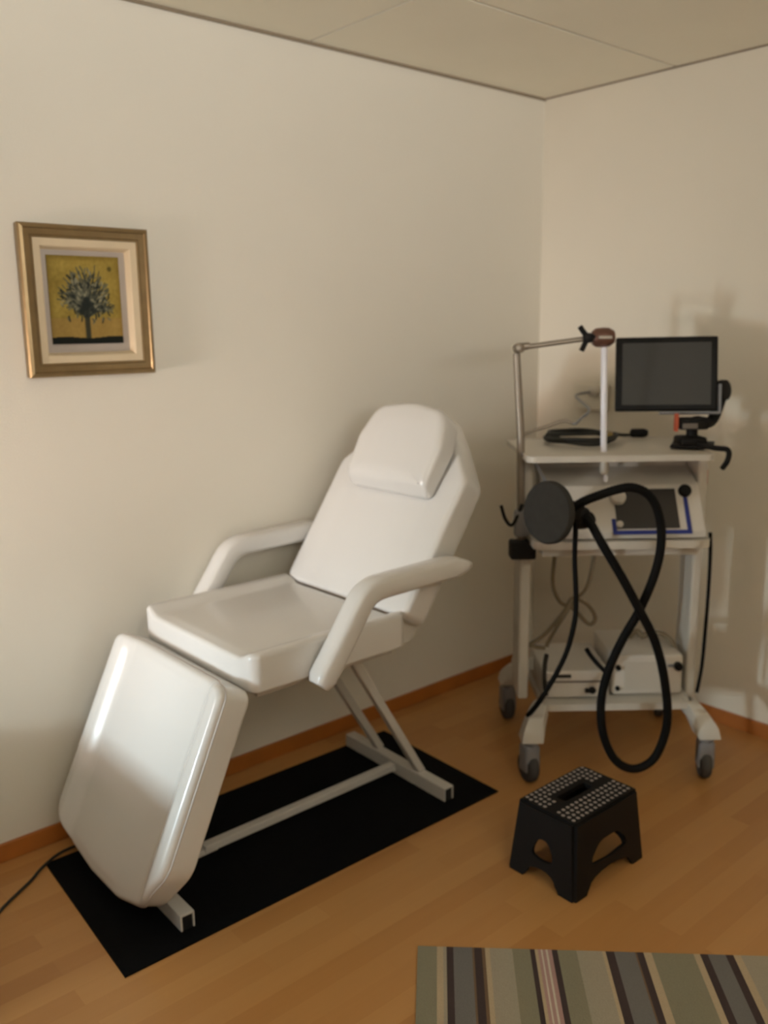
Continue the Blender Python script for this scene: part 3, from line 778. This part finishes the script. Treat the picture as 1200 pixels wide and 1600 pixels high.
# devices on the bottom shelf
def device(name, b, dims, label, knobs, extra=None):
    r = cempty(name, b, label, 'medical device')
    u0, u1, v0, v1, z0, z1 = dims
    bm = bmesh.new(); box(bm, u0, u1, v0, v1, z0, z1, .008, 3); lp('housing', bm, M['console'], r, b)
    for u, z, rr_, L in knobs:
        bm = bmesh.new(); lathe(bm, [(rr_, 0), (rr_, L), (rr_ * .8, L + .003), (.001, L + .0035)], axis_mtx((u, v0 + .001, z), (0, -1, 0)), 18); lp('knob', bm, M['dark'], r, b)
    return r
r = device('pump_unit', (.12, .05, .2665), (0.0, .244, -.135, .14, .267, .41), 'boxy off-white pump unit at right of the bottom shelf', [(.018, .368, .009, .012), (.225, .372, .014, .02), (.018, .292, .008, .01), (.19, .30, .008, .01)])
bm = bmesh.new(); box(bm, .04, .17, -.137, -.133, .285, .39, .001); lp('front_panel', bm, M['enamel'], r, (.12, .05, .2665), smooth=False)
bm = bmesh.new(); box(bm, .19, .215, -.142, -.134, .368, .376, .001); lp('switch', bm, M['greyp'], r, (.12, .05, .2665), smooth=False)
bm = bmesh.new(); tube(bm, [(.14, .02, .425), (.19, -.02, .45), (.225, -.05, .435), (.24, -.06, .40)], .010, 10); tube(bm, [(.10, .03, .418), (.13, .03, .44), (.14, .02, .425)], .010, 10)
lp('top_cable', bm, M['beige'], r, (.12, .05, .2665))
r = device('filter_unit', (-.12, .05, .2665), (-.245, -.015, -.155, .13, .267, .365), 'flat off-white unit with drawer line at left of the bottom shelf', [(-.075, .296, .012, .012)])
bm = bmesh.new(); box(bm, -.238, -.022, -.158, -.154, .324, .330, 0); lp('drawer_line', bm, M['logo'], r, (-.12, .05, .2665), smooth=False)
bm = bmesh.new(); box(bm, -.205, -.15, -.161, -.153, .343, .353, .001); lp('handle_slot', bm, M['darkgrey'], r, (-.12, .05, .2665), smooth=False)
bm = bmesh.new(); box(bm, -.10, -.075, -.164, -.154, .286, .303, .003); lp('latch', bm, M['dark'], r, (-.12, .05, .2665), smooth=False)
bm = bmesh.new(); tube(bm, [(-.243, -.19, .44), (-.247, -.185, .40), (-.246, -.18, .34), (-.236, -.165, .285)], .008, 10); o = finish('rubber_strap', bm, M['darkgrey'], base=(-.24, -.18, .27)); o.location = cw(-.24, -.18, .27); o.rotation_euler = (0, 0, CA)
tag(o, 'short dark strap standing at left front of the bottom shelf', 'strap')

# wall socket box with its cable
wb = Vector((0, -.30, 1.17))
sock = empty('wall_socket', wb, 0, 'white socket box on the right wall behind the glass tube', 'socket')
bm = bmesh.new(); box(bm, -.035, -.0, -.375, -.225, 1.185, 1.29, .004); finish('socket_box', bm, M['wall2'], sock, base=wb, smooth=False)
bm = bmesh.new(); lathe(bm, [(.02, 0), (.02, .03), (.012, .036)], axis_mtx((-.035, -.33, 1.262), (-1, 0, 0)), 20); finish('plug', bm, M['console'], sock, base=wb)
pa = cw(-.16, -.10, 1.215)
bm = bmesh.new(); tube(bm, [pa, cw(-.148, -.095, 1.213), cw(-.12, -.05, 1.225), cw(-.07, .05, 1.245), (-.14, -.31, 1.25), (-.07, -.33, 1.262)], .005, 8)
o = finish('grey_cable', bm, M['greyp'], base=tuple(pa)); o.location = pa
tag(o, 'grey cable running from the lower arm up to the wall socket', 'cable')

# ------------------------------------------------------------------ low cabinet by the window (unseen, added to shade the lower chair)
blk_b = (-3.05, -.32, 0)
blk = empty('low_blocker', blk_b, 0, 'low white cabinet added out of view to shade the leg rest', 'blocker')
CT = .46; CX = -2.665
bm = bmesh.new(); box(bm, -3.3, CX - .02, -.58, -.02, .06, CT - .02, .003); finish('body', bm, M['enamel'], blk, base=blk_b, smooth=False)
bm = bmesh.new(); box(bm, -3.32, CX, -.60, -.016, CT - .02, CT, .003); finish('top', bm, M['enamel'], blk, base=blk_b, smooth=False)
bm = bmesh.new(); box(bm, -3.28, CX - .05, -.55, -.05, 0, .06, .001); finish('plinth', bm, M['greyp'], blk, base=blk_b, smooth=False)

# ------------------------------------------------------------------ camera
f, yw, pt_, rl, cx, cy, cz = 1397.09528, .854634930, -.206045860, -.0115912487, -3.12943698, -2.54895668, 1.53975567
F = Vector((math.cos(pt_) * math.cos(yw), math.cos(pt_) * math.sin(yw), math.sin(pt_)))
Rr = Vector((math.sin(yw), -math.cos(yw), 0)); Uu = Rr.cross(F)
R2 = Rr * math.cos(rl) + Uu * math.sin(rl); U2 = -Rr * math.sin(rl) + Uu * math.cos(rl)
cam = bpy.data.cameras.new('camera'); cam.sensor_fit = 'VERTICAL'; cam.sensor_height = 24; cam.lens = f * 24 / 1600
cam.clip_start = .02
co = bpy.data.objects.new('camera', cam); col.objects.link(co)
mw = Matrix((R2, U2, -F)).transposed().to_4x4(); mw.translation = Vector((cx, cy, cz)); co.matrix_world = mw
scene.camera = co
cam.dof.use_dof = True; cam.dof.focus_distance = 1.55; cam.dof.aperture_fstop = 2.1

# ------------------------------------------------------------------ light
def area(name, loc, direction, sx, sy, power, color, spread=180):
    d_ = bpy.data.lights.new(name, 'AREA'); d_.shape = 'RECTANGLE'; d_.size = sx; d_.size_y = sy; d_.energy = power; d_.color = color
    d_.spread = math.radians(spread)
    o = bpy.data.objects.new(name, d_); col.objects.link(o); o.location = loc
    o.rotation_euler = Vector(direction).to_track_quat('-Z', 'Z').to_euler(); return o
# window daylight key, then two added panels that wash and fill the walls
area('window_daylight', (XL - .015, -.50, .82), (1, .03, -.10), .26, .12, 3.3, (.76, .93, 1.0), 56)
area('wall_wash', (XL - .015, -.2, 1.2), (1, .2, 0), .2, 1.0, 6.6, (1.0, .78, .68), 50)  # added wash to brighten the left part of the back wall
area('upward_fill', ((FX0 + FX1) / 2, YF - .03, 1.9), (.3, 1, .9), 1.6, .5, 65, (1.0, .985, .965), 110)  # added fill aimed upward to lift the upper walls and ceiling
w = bpy.data.worlds.new('world'); scene.world = w; w.use_nodes = True
w.node_tree.nodes['Background'].inputs[0].default_value = (.8, .85, 1, 1); w.node_tree.nodes['Background'].inputs[1].default_value = .05
vs = scene.view_settings
vs.view_transform = 'Standard'; vs.look = 'None'; vs.gamma = 1; vs.use_curve_mapping = False; vs.exposure = 0
